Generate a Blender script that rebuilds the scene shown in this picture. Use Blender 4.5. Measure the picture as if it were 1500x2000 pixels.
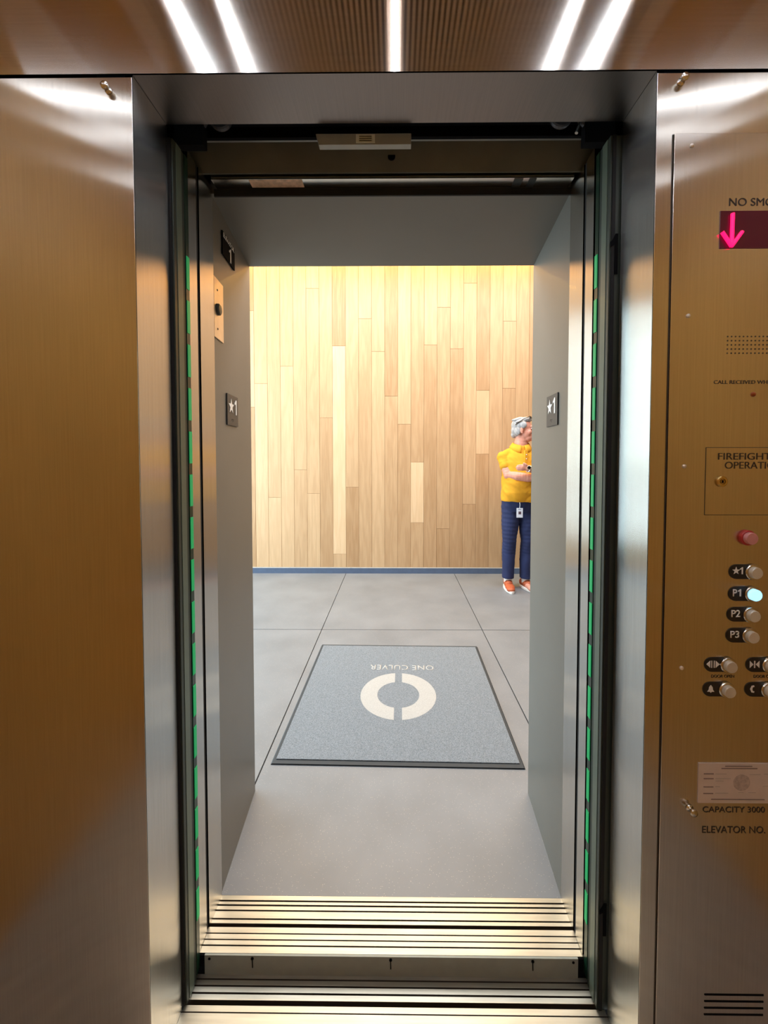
import bpy, bmesh, math, random
from mathutils import noise as mnoise
from mathutils import Vector, Matrix
random.seed(7)
S = bpy.context.scene
for o in list(bpy.data.objects): bpy.data.objects.remove(o, do_unlink=True)
COL = S.collection
R = math.radians

# ------------------------------------------------------------------ camera
CAM_H = 1.35
cam_d = bpy.data.cameras.new('camera'); cam = bpy.data.objects.new('camera', cam_d); COL.objects.link(cam)
cam.location = (0, 0, CAM_H)
cam.rotation_euler = (R(90 - 1.72), 0, R(0.46))
cam_d.sensor_fit = 'HORIZONTAL'; cam_d.sensor_width = 36.0
cam_d.lens = 751 / 1500 * 36.0
cam_d.shift_x = -18 / 1500; cam_d.shift_y = -84.5 / 1500
cam_d.clip_start = 0.02; cam_d.clip_end = 200
S.camera = cam
S.view_settings.view_transform = 'Standard'; S.view_settings.look = 'None'
S.view_settings.gamma = 1.0; S.view_settings.use_curve_mapping = False
S.view_settings.exposure = 0.0

# ------------------------------------------------------------------ world and large lights
W = bpy.data.worlds.new('world'); S.world = W; W.use_nodes = True
nt = W.node_tree; nt.nodes.clear()
wo = nt.nodes.new('ShaderNodeOutputWorld'); bg = nt.nodes.new('ShaderNodeBackground')
geo = nt.nodes.new('ShaderNodeTexCoord'); sx = nt.nodes.new('ShaderNodeSeparateXYZ'); rp = nt.nodes.new('ShaderNodeValToRGB')
nt.links.new(geo.outputs['Generated'], sx.inputs[0]); nt.links.new(sx.outputs['Z'], rp.inputs[0])
rp.color_ramp.elements[0].position = 0.0; rp.color_ramp.elements[0].color = (0.95, 1.0, 0.97, 1)
rp.color_ramp.elements[1].position = 0.6; rp.color_ramp.elements[1].color = (0.62, 0.88, 1.0, 1)
nt.links.new(rp.outputs[0], bg.inputs['Color']); bg.inputs['Strength'].default_value = 1.3
nt.links.new(bg.outputs[0], wo.inputs['Surface'])

def area(name, loc, rot, sx_, sy_, watt, color, portal=False, spread=180):
    l = bpy.data.lights.new(name, 'AREA'); l.shape = 'RECTANGLE'; l.size = sx_; l.size_y = sy_
    l.energy = watt; l.color = color; l.spread = R(spread)
    o = bpy.data.objects.new(name, l); COL.objects.link(o); o.location = loc; o.rotation_euler = rot
    if portal: l.cycles.is_portal = True
    return o
area('window_portal', (-3.28, 2.95, 1.9), (0, R(-90), 0), 3.5, 2.7, 1, (1, 1, 1), True)
area('window_portal_back', (-2.55, 4.42, 1.65), (R(-90), 0, 0), 1.45, 3.1, 1, (1, 1, 1), True)
area('window_daylight', (-3.24, 2.95, 1.75), (0, R(-90), 0), 3.0, 2.6, 215, (0.70, 0.89, 1.0))
area('lobby_cove_light', (0.0, 4.31, 3.86), (R(-12), 0, 0), 6.3, 0.06, 120, (1.0, 0.60, 0.12))
area('lobby_fill_light', (0.5, 2.9, 3.74), (0, 0, 0), 4.0, 1.2, 175, (0.97, 0.98, 1.0))  # added fill, brightens the wood wall and lobby floor

# ------------------------------------------------------------------ materials
def lin(c):
    return tuple(((x / 255) / 12.92 if x / 255 <= .04045 else ((x / 255 + .055) / 1.055) ** 2.4) for x in c)
def newmat(name):
    m = bpy.data.materials.new(name); m.use_nodes = True
    return m, m.node_tree, m.node_tree.nodes['Principled BSDF']
def noise_var(t, base, amt=.08, scale=20, vec=(1, 1, 1), coord='Object', detail=4):
    tc = t.nodes.new('ShaderNodeTexCoord'); mp = t.nodes.new('ShaderNodeMapping'); mp.inputs['Scale'].default_value = vec
    n = t.nodes.new('ShaderNodeTexNoise'); n.inputs['Scale'].default_value = scale; n.inputs['Detail'].default_value = detail
    t.links.new(tc.outputs[coord], mp.inputs[0]); t.links.new(mp.outputs[0], n.inputs['Vector'])
    r = t.nodes.new('ShaderNodeValToRGB')
    r.color_ramp.elements[0].position = .3; r.color_ramp.elements[1].position = .7
    r.color_ramp.elements[0].color = (*[max(0, c * (1 - amt)) for c in base], 1)
    r.color_ramp.elements[1].color = (*[min(1, c * (1 + amt)) for c in base], 1)
    t.links.new(n.outputs['Fac'], r.inputs[0])
    return r, n
def plain(name, rgb, rough=.5, metal=0, amt=.06, scale=25, bump=0, spec=.5, vec=(1, 1, 1), bscale=None):
    m, t, b = newmat(name); c = lin(rgb)
    r, n = noise_var(t, c, amt, scale, vec)
    t.links.new(r.outputs[0], b.inputs['Base Color'])
    b.inputs['Roughness'].default_value = rough; b.inputs['Metallic'].default_value = metal
    b.inputs['Specular IOR Level'].default_value = spec
    if bump:
        bp = t.nodes.new('ShaderNodeBump'); bp.inputs['Strength'].default_value = bump; bp.inputs['Distance'].default_value = .002
        if bscale:
            n2 = t.nodes.new('ShaderNodeTexNoise'); n2.inputs['Scale'].default_value = bscale
            tc = t.nodes.new('ShaderNodeTexCoord'); t.links.new(tc.outputs['Object'], n2.inputs['Vector']); n = n2
        t.links.new(n.outputs['Fac'], bp.inputs['Height']); t.links.new(bp.outputs[0], b.inputs['Normal'])
    return m
def steel(name, rgb, rough=.3, aniso=.85, blur=(1, 0, 0), grain=(4, 4, 400), amt=.05):
    """brushed stainless: reflections smear along `blur`, fine grain runs across it"""
    m, t, b = newmat(name); c = lin(rgb)
    r, n = noise_var(t, c, amt, 1.0, grain, detail=3)
    # broad blotchy wear
    n2 = t.nodes.new('ShaderNodeTexNoise'); n2.inputs['Scale'].default_value = 2.5; n2.inputs['Detail'].default_value = 2
    tc2 = t.nodes.new('ShaderNodeTexCoord'); t.links.new(tc2.outputs['Object'], n2.inputs['Vector'])
    mr = t.nodes.new('ShaderNodeMapRange'); mr.inputs['To Min'].default_value = rough * .92; mr.inputs['To Max'].default_value = rough * 1.08
    t.links.new(n2.outputs['Fac'], mr.inputs['Value']); t.links.new(mr.outputs[0], b.inputs['Roughness'])
    t.links.new(r.outputs[0], b.inputs['Base Color'])
    b.inputs['Metallic'].default_value = 1
    b.inputs['Anisotropic'].default_value = aniso
    cv = t.nodes.new('ShaderNodeCombineXYZ')
    for i in range(3): cv.inputs[i].default_value = blur[i]
    t.links.new(cv.outputs[0], b.inputs['Tangent'])
    return m
def emit(name, rgb, strength):
    m, t, b = newmat(name); c = lin(rgb)
    b.inputs['Base Color'].default_value = (*c, 1); b.inputs['Emission Color'].default_value = (*c, 1)
    b.inputs['Emission Strength'].default_value = strength
    return m

M = {}
M['steel_panel'] = steel('steel_panel', (214, 206, 194), .155, 1.0, (1, 0, 0), (300, 300, 6))
M['steel_transom'] = steel('steel_transom', (212, 204, 194), .115, 1.0, (0, 0, 1), (5, 300, 300))
M['steel_jamb'] = steel('steel_jamb', (205, 203, 198), .22, 1.0, (0, 1, 0), (300, 200, 6))
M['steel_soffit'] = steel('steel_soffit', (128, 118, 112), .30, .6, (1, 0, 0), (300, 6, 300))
M['steel_cop'] = steel('steel_cop', (210, 202, 192), .165, 1.0, (1, 0, 0), (300, 300, 6))
M['steel_bright'] = plain('steel_bright', (215, 210, 200), .2, 1)
M['screw_head'] = plain('screw_head', (235, 228, 220), .45, .6)
M['steel_dull'] = plain('steel_dull', (150, 146, 138), .4, 1)
M['aluminium'] = plain('aluminium', (176, 171, 156), .46, .8, .12, 1.0, vec=(6, 90, 90))
M['groove'] = plain('groove', (62, 50, 38), .7)
M['black'] = plain('black', (6, 6, 10), .8, spec=.1)
M['black_rubber'] = plain('black_rubber', (12, 12, 14), .75)
M['door_edge'] = plain('door_edge', (50, 57, 50), .45, .2)
M['channel'] = plain('channel', (92, 104, 92), .4, .2)
M['dark_metal'] = plain('dark_metal', (70, 72, 70), .45, .7)
M['fascia'] = plain('fascia', (150, 156, 150), .5, .0)
M['header_olive'] = plain('header_olive', (92, 88, 72), .6, .3, .15, 8)
M['frame_paint'] = plain('frame_paint', (112, 110, 104), .42, .15, .03, 6)
M['text_dark'] = plain('text_dark', (52, 36, 22), .7)
M['plate_black'] = plain('plate_black', (30, 26, 24), .45)
M['white_mark'] = plain('white_mark', (238, 238, 235), .5)
M['brass'] = plain('brass', (205, 180, 120), .25, 1)
M['bronze'] = plain('bronze', (176, 110, 38), .5, .0, .12, 3)
M['amber_wood'] = plain('amber_wood', (200, 156, 84), .45, 0, .14, 1.5, vec=(3, 3, .6))
M['slat_back'] = plain('slat_back', (112, 92, 78), .8)
M['cab_floor'] = plain('cab_floor', (168, 160, 150), .6, 0, .15, 40)
M['cab_ceiling'] = plain('cab_ceiling', (226, 206, 188), .6, .0)
M['led'] = emit('led', (225, 238, 255), 44)
M['streak_glow'] = emit('streak_glow', (225, 238, 255), 7)
M['rail_white'] = plain('rail_white', (240, 236, 228), .3, 0)
M['green_lens'] = emit('green_lens', (10, 150, 85), .42)
M['green_body'] = plain('green_body', (14, 44, 30), .3)
M['hall_paint'] = plain('hall_paint', (222, 218, 210), .7)
M['hall_dark'] = plain('hall_dark', (120, 108, 96), .7)
M['baseboard'] = plain('baseboard', (84, 98, 122), .45)
M['pale_trim'] = plain('pale_trim', (225, 215, 200), .6)
M['joint'] = plain('joint', (30, 30, 32), .9)
M['rubber_border'] = plain('rubber_border', (46, 52, 58), .7)
M['pavement'] = plain('pavement', (170, 168, 160), .9)
M['hedge'] = plain('hedge', (70, 130, 90), .9, 0, .4, 3)
M['window_frame'] = plain('window_frame', (70, 74, 78), .4, .6)

# polished concrete floor: mottled with light aggregate specks
m, t, b = newmat('concrete'); M['concrete'] = m
r, n = noise_var(t, lin((119, 123, 129)), .12, 3.0, detail=8)
tc = t.nodes.new('ShaderNodeTexCoord'); vo = t.nodes.new('ShaderNodeTexVoronoi'); vo.inputs['Scale'].default_value = 190
t.links.new(tc.outputs['Object'], vo.inputs['Vector'])
r2 = t.nodes.new('ShaderNodeValToRGB'); r2.color_ramp.elements[0].position = .10; r2.color_ramp.elements[0].color = (1, 1, 1, 1)
r2.color_ramp.elements[1].position = .26; r2.color_ramp.elements[1].color = (0, 0, 0, 1)
t.links.new(vo.outputs['Distance'], r2.inputs[0])
sep = t.nodes.new('ShaderNodeSeparateColor'); t.links.new(vo.outputs['Color'], sep.inputs[0])
gt = t.nodes.new('ShaderNodeMath'); gt.operation = 'GREATER_THAN'; gt.inputs[1].default_value = .72; t.links.new(sep.outputs[0], gt.inputs[0])
mu = t.nodes.new('ShaderNodeMath'); mu.operation = 'MULTIPLY'; t.links.new(r2.outputs[0], mu.inputs[0]); t.links.new(gt.outputs[0], mu.inputs[1])
mu2 = t.nodes.new('ShaderNodeMath'); mu2.operation = 'MULTIPLY'; mu2.inputs[1].default_value = .55; t.links.new(mu.outputs[0], mu2.inputs[0])
mx = t.nodes.new('ShaderNodeMix'); mx.data_type = 'RGBA'; t.links.new(mu2.outputs[0], mx.inputs[0]); t.links.new(r.outputs[0], mx.inputs[6])
mx.inputs[7].default_value = (*lin((196, 192, 180)), 1); t.links.new(mx.outputs[2], b.inputs['Base Color'])
b.inputs['Roughness'].default_value = .48

# carpet pile
m, t, b = newmat('carpet'); M['carpet'] = m
r, n = noise_var(t, lin((120, 127, 135)), .30, 260, detail=3)
t.links.new(r.outputs[0], b.inputs['Base Color']); b.inputs['Roughness'].default_value = .95
b.inputs['Specular IOR Level'].default_value = .1
bp = t.nodes.new('ShaderNodeBump'); bp.inputs['Strength'].default_value = .6; bp.inputs['Distance'].default_value = .004
t.links.new(n.outputs['Fac'], bp.inputs['Height']); t.links.new(bp.outputs[0], b.inputs['Normal'])
m, t, b = newmat('carpet_white'); M['carpet_white'] = m
r, n = noise_var(t, lin((166, 166, 165)), .14, 260, detail=3)
t.links.new(r.outputs[0], b.inputs['Base Color']); b.inputs['Roughness'].default_value = .95

# oak planks: each plank has its own tone (attribute), grain is procedural
m, t, b = newmat('oak'); M['oak'] = m
at = t.nodes.new('ShaderNodeAttribute'); at.attribute_name = 'plank'
sp = t.nodes.new('ShaderNodeSeparateColor'); t.links.new(at.outputs['Color'], sp.inputs[0])
tc = t.nodes.new('ShaderNodeTexCoord'); ad = t.nodes.new('ShaderNodeVectorMath'); ad.operation = 'ADD'
cb = t.nodes.new('ShaderNodeCombineXYZ'); ms = t.nodes.new('ShaderNodeMath'); ms.operation = 'MULTIPLY'; ms.inputs[1].default_value = 37
t.links.new(sp.outputs[1], ms.inputs[0]); t.links.new(ms.outputs[0], cb.inputs[1]); t.links.new(ms.outputs[0], cb.inputs[2])
t.links.new(tc.outputs['Object'], ad.inputs[0]); t.links.new(cb.outputs[0], ad.inputs[1])
mp = t.nodes.new('ShaderNodeMapping'); mp.inputs['Scale'].default_value = (9, 1, .9); t.links.new(ad.outputs[0], mp.inputs[0])
wv = t.nodes.new('ShaderNodeTexNoise'); wv.inputs['Scale'].default_value = 1.6; wv.inputs['Detail'].default_value = 3
t.links.new(mp.outputs[0], wv.inputs['Vector'])
sw = t.nodes.new('ShaderNodeMath'); sw.operation = 'MULTIPLY'; sw.inputs[1].default_value = 22; t.links.new(wv.outputs['Fac'], sw.inputs[0])
sn = t.nodes.new('ShaderNodeMath'); sn.operation = 'SINE'; t.links.new(sw.outputs[0], sn.inputs[0])
mp2 = t.nodes.new('ShaderNodeMapping'); mp2.inputs['Scale'].default_value = (120, 1, 3); t.links.new(ad.outputs[0], mp2.inputs[0])
fn = t.nodes.new('ShaderNodeTexNoise'); fn.inputs['Scale'].default_value = 1.5; fn.inputs['Detail'].default_value = 4; t.links.new(mp2.outputs[0], fn.inputs['Vector'])
m1 = t.nodes.new('ShaderNodeMath'); m1.operation = 'MULTIPLY_ADD'; m1.inputs[1].default_value = .04; t.links.new(sn.outputs[0], m1.inputs[0])
m0 = t.nodes.new('ShaderNodeMath'); m0.operation = 'MULTIPLY_ADD'; m0.inputs[1].default_value = .26; m0.inputs[2].default_value = -.13
t.links.new(fn.outputs['Fac'], m0.inputs[0]); t.links.new(m0.outputs[0], m1.inputs[2])
m2 = t.nodes.new('ShaderNodeMath'); m2.operation = 'ADD'; t.links.new(m1.outputs[0], m2.inputs[0]); t.links.new(sp.outputs[0], m2.inputs[1])
rr = t.nodes.new('ShaderNodeValToRGB'); t.links.new(m2.outputs[0], rr.inputs[0])
rr.color_ramp.elements[0].position = .0; rr.color_ramp.elements[0].color = (*lin((176, 136, 96)), 1)
rr.color_ramp.elements[1].position = 1.; rr.color_ramp.elements[1].color = (*lin((250, 228, 196)), 1)
e = rr.color_ramp.elements.new(.5); e.color = (*lin((226, 190, 148)), 1)
t.links.new(rr.outputs[0], b.inputs['Base Color']); b.inputs['Roughness'].default_value = .42

# thin window glass
m = bpy.data.materials.new('glass'); m.use_nodes = True; t = m.node_tree; t.nodes.clear(); M['glass'] = m
o_ = t.nodes.new('ShaderNodeOutputMaterial'); tr = t.nodes.new('ShaderNodeBsdfTransparent'); gl = t.nodes.new('ShaderNodeBsdfGlossy')
gl.inputs['Roughness'].default_value = .02; tr.inputs['Color'].default_value = (.90, .97, .96, 1)
mxs = t.nodes.new('ShaderNodeMixShader'); mxs.inputs[0].default_value = .08
t.links.new(tr.outputs[0], mxs.inputs[1]); t.links.new(gl.outputs[0], mxs.inputs[2]); t.links.new(mxs.outputs[0], o_.inputs[0])

# ------------------------------------------------------------------ mesh helpers
def obj(name, bm, mat, parent=None, smooth=False, bevel=0, kind=None, label=None, cat=None, group=None):
    bmesh.ops.recalc_face_normals(bm, faces=bm.faces[:])
    me = bpy.data.meshes.new(name); bm.to_mesh(me); bm.free()
    for x in (mat if isinstance(mat, (list, tuple)) else [mat]): me.materials.append(x)
    if smooth:
        for p in me.polygons: p.use_smooth = True
    o = bpy.data.objects.new(name, me); COL.objects.link(o)
    if parent: o.parent = parent
    if bevel:
        md = o.modifiers.new('bevel', 'BEVEL'); md.width = bevel; md.segments = 2; md.limit_method = 'ANGLE'
    if kind: o['kind'] = kind
    if label: o['label'] = label
    if cat: o['category'] = cat
    if group: o['group'] = group
    return o
def thing(name, label, cat, loc=(0, 0, 0), group=None, kind=None):
    o = bpy.data.objects.new(name, None); COL.objects.link(o); o.location = loc; o.empty_display_size = .05
    if label: o['label'] = label
    if cat: o['category'] = cat
    if group: o['group'] = group
    if kind: o['kind'] = kind
    return o
def box(bm, x0, x1, y0, y1, z0, z1, mi=0):
    v = [bm.verts.new((x, y, z)) for x in (x0, x1) for y in (y0, y1) for z in (z0, z1)]
    for f in ((0, 1, 3, 2), (4, 6, 7, 5), (0, 4, 5, 1), (2, 3, 7, 6), (0, 2, 6, 4), (1, 5, 7, 3)):
        fc = bm.faces.new([v[i] for i in f]); fc.material_index = mi
def bx(x0, x1, y0, y1, z0, z1):
    bm = bmesh.new(); box(bm, x0, x1, y0, y1, z0, z1); return bm
def prism(bm, pts, axis, a, b, mi=0):
    """extrude a 2-D outline; axis 'x': pts=(y,z); 'y': pts=(x,z); 'z': pts=(x,y)"""
    def mk(p, q):
        return {'x': (q, p[0], p[1]), 'y': (p[0], q, p[1]), 'z': (p[0], p[1], q)}[axis]
    A = [bm.verts.new(mk(p, a)) for p in pts]; B = [bm.verts.new(mk(p, b)) for p in pts]
    n = len(pts)
    bm.faces.new(A).material_index = mi; bm.faces.new(B[::-1]).material_index = mi
    for i in range(n):
        bm.faces.new([A[i], B[i], B[(i + 1) % n], A[(i + 1) % n]]).material_index = mi
def hexa(bm, c8):
    """eight corners: bottom four then top four, same winding"""
    v = [bm.verts.new(c) for c in c8]
    for f in ((0, 1, 2, 3), (4, 5, 6, 7), (0, 1, 5, 4), (1, 2, 6, 5), (2, 3, 7, 6), (3, 0, 4, 7)):
        bm.faces.new([v[i] for i in f])
def lathe(bm, prof, origin, axis='y', n=24, mi=0):
    """profile of (radius, distance along axis); axis '-y' means towards the viewer side"""
    ox, oy, oz = origin; rings = []
    for r, d in prof:
        ring = []
        for i in range(n):
            a = 2 * math.pi * i / n; c, s = r * math.cos(a), r * math.sin(a)
            if axis == 'y': p = (ox + c, oy + d, oz + s)
            elif axis == 'x': p = (ox + d, oy + c, oz + s)
            else: p = (ox + c, oy + s, oz + d)
            ring.append(bm.verts.new(p))
        rings.append(ring)
    for k in range(len(rings) - 1):
        for i in range(n):
            f = bm.faces.new([rings[k][i], rings[k][(i + 1) % n], rings[k + 1][(i + 1) % n], rings[k + 1][i]]); f.material_index = mi
    bm.faces.new(rings[0]).material_index = mi; bm.faces.new(rings[-1]).material_index = mi
def tube(bm, pts, rad, n=8):
    pts = [Vector(p) for p in pts]; rings = []
    for i, p in enumerate(pts):
        d = (pts[min(i + 1, len(pts) - 1)] - pts[max(i - 1, 0)]).normalized()
        u = d.cross(Vector((0, 0, 1))); u = u.normalized() if u.length > .01 else Vector((1, 0, 0)); w = d.cross(u)
        r = rad[i] if isinstance(rad, (list, tuple)) else rad
        rings.append([bm.verts.new(p + (u * math.cos(2 * math.pi * k / n) + w * math.sin(2 * math.pi * k / n)) * r) for k in range(n)])
    for a, b_ in zip(rings, rings[1:]):
        for k in range(n): bm.faces.new([a[k], a[(k + 1) % n], b_[(k + 1) % n], b_[k]])
    bm.faces.new(rings[0]); bm.faces.new(rings[-1])
def text_bm(body, width, height, spacing=1.0, thick=.0006, stroke=0.0):
    """letters lying in the XY plane, lower left corner at the origin, fitted to width x height"""
    cu = bpy.data.curves.new('letters', 'FONT'); cu.body = body; cu.size = 1; cu.space_character = spacing; cu.offset = stroke
    o = bpy.data.objects.new('letters', cu); COL.objects.link(o)
    dg = bpy.context.evaluated_depsgraph_get(); dg.update()
    me = bpy.data.meshes.new_from_object(o.evaluated_get(dg))
    bm = bmesh.new(); bm.from_mesh(me)
    bpy.data.objects.remove(o, do_unlink=True); bpy.data.curves.remove(cu); bpy.data.meshes.remove(me)
    xs = [v.co.x for v in bm.verts]; ys = [v.co.y for v in bm.verts]
    sx_ = width / (max(xs) - min(xs)); sy_ = height / (max(ys) - min(ys)); x0 = min(xs); y0 = min(ys)
    for v in bm.verts: v.co = Vector(((v.co.x - x0) * sx_, (v.co.y - y0) * sy_, 0))
    g = bmesh.ops.extrude_face_region(bm, geom=bm.faces[:])
    for v in g['geom']:
        if isinstance(v, bmesh.types.BMVert): v.co.z += thick
    return bm
def join_into(dst, src, mtx=None):
    if mtx is not None: src.transform(mtx)
    me = bpy.data.meshes.new('tmp'); src.to_mesh(me); src.free(); dst.from_mesh(me); bpy.data.meshes.remove(me)
FRONT = Matrix(((1, 0, 0, 0), (0, 0, -1, 0), (0, 1, 0, 0), (0, 0, 0, 1)))      # XY letters -> standing, facing -Y
def one_pts(x, z, w, h):
    """numeral 1 with its flag, lower left corner at x, z"""
    t_ = w * .46
    return [(x + w - t_, z), (x + w, z), (x + w, z + h), (x + w - t_ * .75, z + h), (x + w * .30, z + h * .86), (x, z + h * .80), (x, z + h * .66), (x + w - t_, z + h * .72)]
def star_pts(cx, cy, r, k=.40):
    return [(cx + (r if i % 2 == 0 else r * k) * math.sin(math.pi * i / 5), cy + (r if i % 2 == 0 else r * k) * math.cos(math.pi * i / 5)) for i in range(10)]

# ------------------------------------------------------------------ measured key planes
YP = 0.81          # cab side of the front return panels
YJ = 0.93          # hoistway edge of the cab jambs
XL, XR = -.544, .531
ZO = 2.137         # opening height
ZC = 2.50          # cab ceiling
ZF = -.055         # car floor, slightly below the landing
CX0, CX1, CY0 = -1.15, 1.15, -.62
HW = 4.43          # wood wall

# ------------------------------------------------------------------ cab shell
obj('floor', bx(CX0, CX1, CY0, .866, ZF - .05, ZF - .004), M['cab_floor'], kind='structure')
obj('wall_left', bx(CX0 - .03, CX0, CY0, YP, ZF - .05, ZC), M['amber_wood'], kind='structure')
obj('wall_right', bx(CX1, CX1 + .03, CY0, YP, ZF - .05, ZC), M['amber_wood'], kind='structure')
obj('wall_back', bx(CX0 - .03, CX1 + .03, CY0 - .03, CY0, ZF - .05, ZC), M['amber_wood'], kind='structure')
bm = bmesh.new(); box(bm, CX0 - .03, CX1 + .03, CY0 - .03, YP + .02, ZC, ZC + .03)
ceil = obj('ceiling', bm, M['cab_ceiling'], kind='structure')
bm = bmesh.new()
x = -.64
led_x = [(-.56, .010), (-.438, .005), (-.004, .009), (.452, .005), (.565, .010)]
while x < .65:
    if all(abs(x + .004 - lx) > w / 2 + .005 for lx, w in led_x):
        box(bm, x, x + .0075, CY0 + .02, YP - .02, ZC - .012, ZC)
    x += .0145
obj('ceiling_slats', bm, M['cab_ceiling'], ceil)
obj('slat_backing', bx(-.64, .65, CY0 + .02, YP - .02, ZC - .0008, ZC - .0001), M['slat_back'], ceil)
for lx, w in led_x:
    obj('light_strip', bx(lx - w / 2, lx + w / 2, CY0 + .03, YP - .03, ZC - .010, ZC - .001), M['led'], ceil)
for s in (-1, 1):
    for (ya, yb, w) in ((.31, .375, .009), (.215, .215, .003), (-.03, -.03, .002)):
        bm = bmesh.new(); prism(bm, [(s * .72, ya - w), (s * 1.14, yb - w), (s * 1.14, yb + w), (s * .72, ya + w)], 'z', ZC - .010, ZC - .001)
        obj('light_strip', bm, M['streak_glow'], ceil)  # added glowing strips, laid to reflect as streaks in the front panels
    obj('glow_panel', bx(*sorted((s * .70, s * .90)), CY0 + .02, .79, ZC - .006, ZC - .0005), M['amber_wood'], ceil)  # unseen amber panel added so the transom mirrors a warm glow
obj('trim_2', bx(CX0 + .01, CX1 - .01, CY0, CY0 + .006, .622, .640), M['rail_white'], kind='structure')
# dark gap above the front panels
# transom above the opening, its soffit, and the header return
bm = bmesh.new(); box(bm, CX0, CX1, YP, YP + .002, 2.138, ZC)
tr_ = obj('transom_panel', bm, M['steel_transom'], label='wide brushed steel panel above the door opening with bright streaks of reflected light', cat='wall panel')
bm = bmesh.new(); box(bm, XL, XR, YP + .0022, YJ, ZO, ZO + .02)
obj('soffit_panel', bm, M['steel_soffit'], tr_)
obj('upper_backing', bx(CX0, CX1, YP + .0025, YP + .01, 2.165, ZC), M['black'], tr_)

def lbend(x_in, x_out, sgn):
    bm = bmesh.new()
    pts = [(x_out, YP), (x_in, YP), (x_in, YJ), (x_in + sgn * .015, YJ), (x_in + sgn * .015, YP + .018), (x_out, YP + .018)]
    prism(bm, pts, 'z', ZF, 2.131)
    return bm
# left return panel
rp_l = thing('return_panel', 'plain brushed steel panel left of the door opening reaching the left edge', 'wall panel', (XL, YP, ZF))
rp_r = thing('return_panel', 'brushed steel corner panel right of the door opening around the button panel', 'wall panel', (XR, YP, ZF))
def face_part(root, name, bm, mat, **k):
    o = obj(name, bm, mat, root, **k); o.matrix_parent_inverse = Matrix.Translation(root.location).inverted(); return o
face_part(rp_l, 'face', bx(CX0, XL, YP, YP + .002, ZF, 2.131), M['steel_panel'], bevel=.0008)
face_part(rp_l, 'jamb', bx(XL - .015, XL, YP + .0022, YJ, ZF, ZO - .001), M['steel_jamb'])
face_part(rp_r, 'face', bx(XR, CX1, YP, YP + .002, ZF, 2.131), M['steel_panel'], bevel=.0008)
face_part(rp_r, 'jamb', bx(XR, XR + .015, YP + .0022, YJ, ZF, ZO - .001), M['steel_jamb'])

# padding hooks
def hook(x, z, label, ang):
    t_ = thing('pad_hook', label, 'hook', (x, YP, z), 'steel studs for hanging wall pads')
    bm = bmesh.new(); lathe(bm, [(.0075, -.0005), (.0075, -.002), (.0032, -.003), (.0032, -.007), (.0066, -.009), (.0080, -.0120), (.0066, -.0152), (.002, -.0165)], (0, 0, 0), 'y', 20)
    obj('stud', bm, M['steel_bright'], t_, smooth=True)
    return t_
hook(-.592, 2.104, 'small steel stud at the top of the left panel beside the opening', 0)
hook(.578, 2.112, 'small steel stud at the top right of the opening above the button panel', 0)

# ------------------------------------------------------------------ sills
def sill(name, y0, y1, z, lines, mat, label, x0, x1, deep):
    """extruded sill: ridged top with grooves at `lines`"""
    t_ = thing(name, label, 'door sill', ((x0 + x1) / 2, (y0 + y1) / 2, z))
    bm = bmesh.new(); pts = [(y0, z - .02)]
    cur = [(y0, z)]
    for yl, w, d in sorted(lines):
        cur += [(yl - w / 2, z), (yl - w / 2 + .0004, z - d), (yl + w / 2 - .0004, z - d), (yl + w / 2, z)]
    cur += [(y1, z)]
    pts = [(y0, z - deep)] + cur + [(y1, z - deep)]
    A = [bm.verts.new((x0, p[0], p[1])) for p in pts]; B = [bm.verts.new((x1, p[0], p[1])) for p in pts]
    n = len(pts)
    for i in range(n):
        j = (i + 1) % n
        f = bm.faces.new([A[i], B[i], B[j], A[j]])
        f.material_index = 1 if (pts[i][1] < z - .0005 and pts[j][1] < z - .0005 or pts[i][1] != pts[j][1]) and 0 < i < n - 2 else 0
    o = obj('ridged_plate', bm, [mat, M['groove']], t_)
    o.matrix_parent_inverse = Matrix.Translation(t_.location).inverted()
    return t_
hs = sill('landing_sill', 1.004, 1.141, 0.0,
     [(1.127, .0045, .004), (1.1155, .0045, .004), (1.102, .004, .004), (1.081, .004, .004), (1.066, .009, .012), (1.047, .003, .003), (1.033, .003, .003), (1.020, .0035, .003)],
     M['aluminium'], 'upper ridged metal sill on the landing side of the door gap', -.558, .530, .02)
cs = sill('car_sill', .868, 1.0, ZF,
     [(.990, .0032, .003), (.977, .0035, .004), (.963, .004, .004), (.9455, .010, .014), (.928, .0025, .003), (.905, .0025, .003), (.888, .0025, .003)],
     M['aluminium'], 'lower ridged metal sill at the elevator floor edge, bottom of picture', XL + .0005, XR - .0005, .02)
# vertical fascia under the landing sill with screws
fs = thing('sill_fascia', 'dark grey metal strip with screws between the two ridged sills', 'metal strip', (0, 1.004, 0))
bm = bx(-.52, .49, .999, 1.0035, -.30, -.0005)
face_part(fs, 'strip', bm, M['fascia'])
for sxp in (-.39, -.015, .368):
    bm = bmesh.new(); lathe(bm, [(.004, 0), (.004, -.0015), (.002, -.0025)], (sxp, .999, -.008), 'y', 12)
    tube(bm, [(sxp, .9985, -.012), (sxp + .0006, .9985, -.033)], .0014, 6)  # dark rod shaped as the shadow below the screw head
    face_part(fs, 'screw', bm, M['black'])
for sxp in (-.507, .477):
    bm = bmesh.new(); lathe(bm, [(.0035, 0), (.0035, -.001)], (sxp, .999, -.010), 'y', 12)
    face_part(fs, 'screw', bm, M['black'])
for a, b_ in ((-.60, -.521), (.491, .60)):
    face_part(fs, 'end_bracket', bx(a, b_, 1.0, 1.02, -.30, -.002), M['black'])

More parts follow.
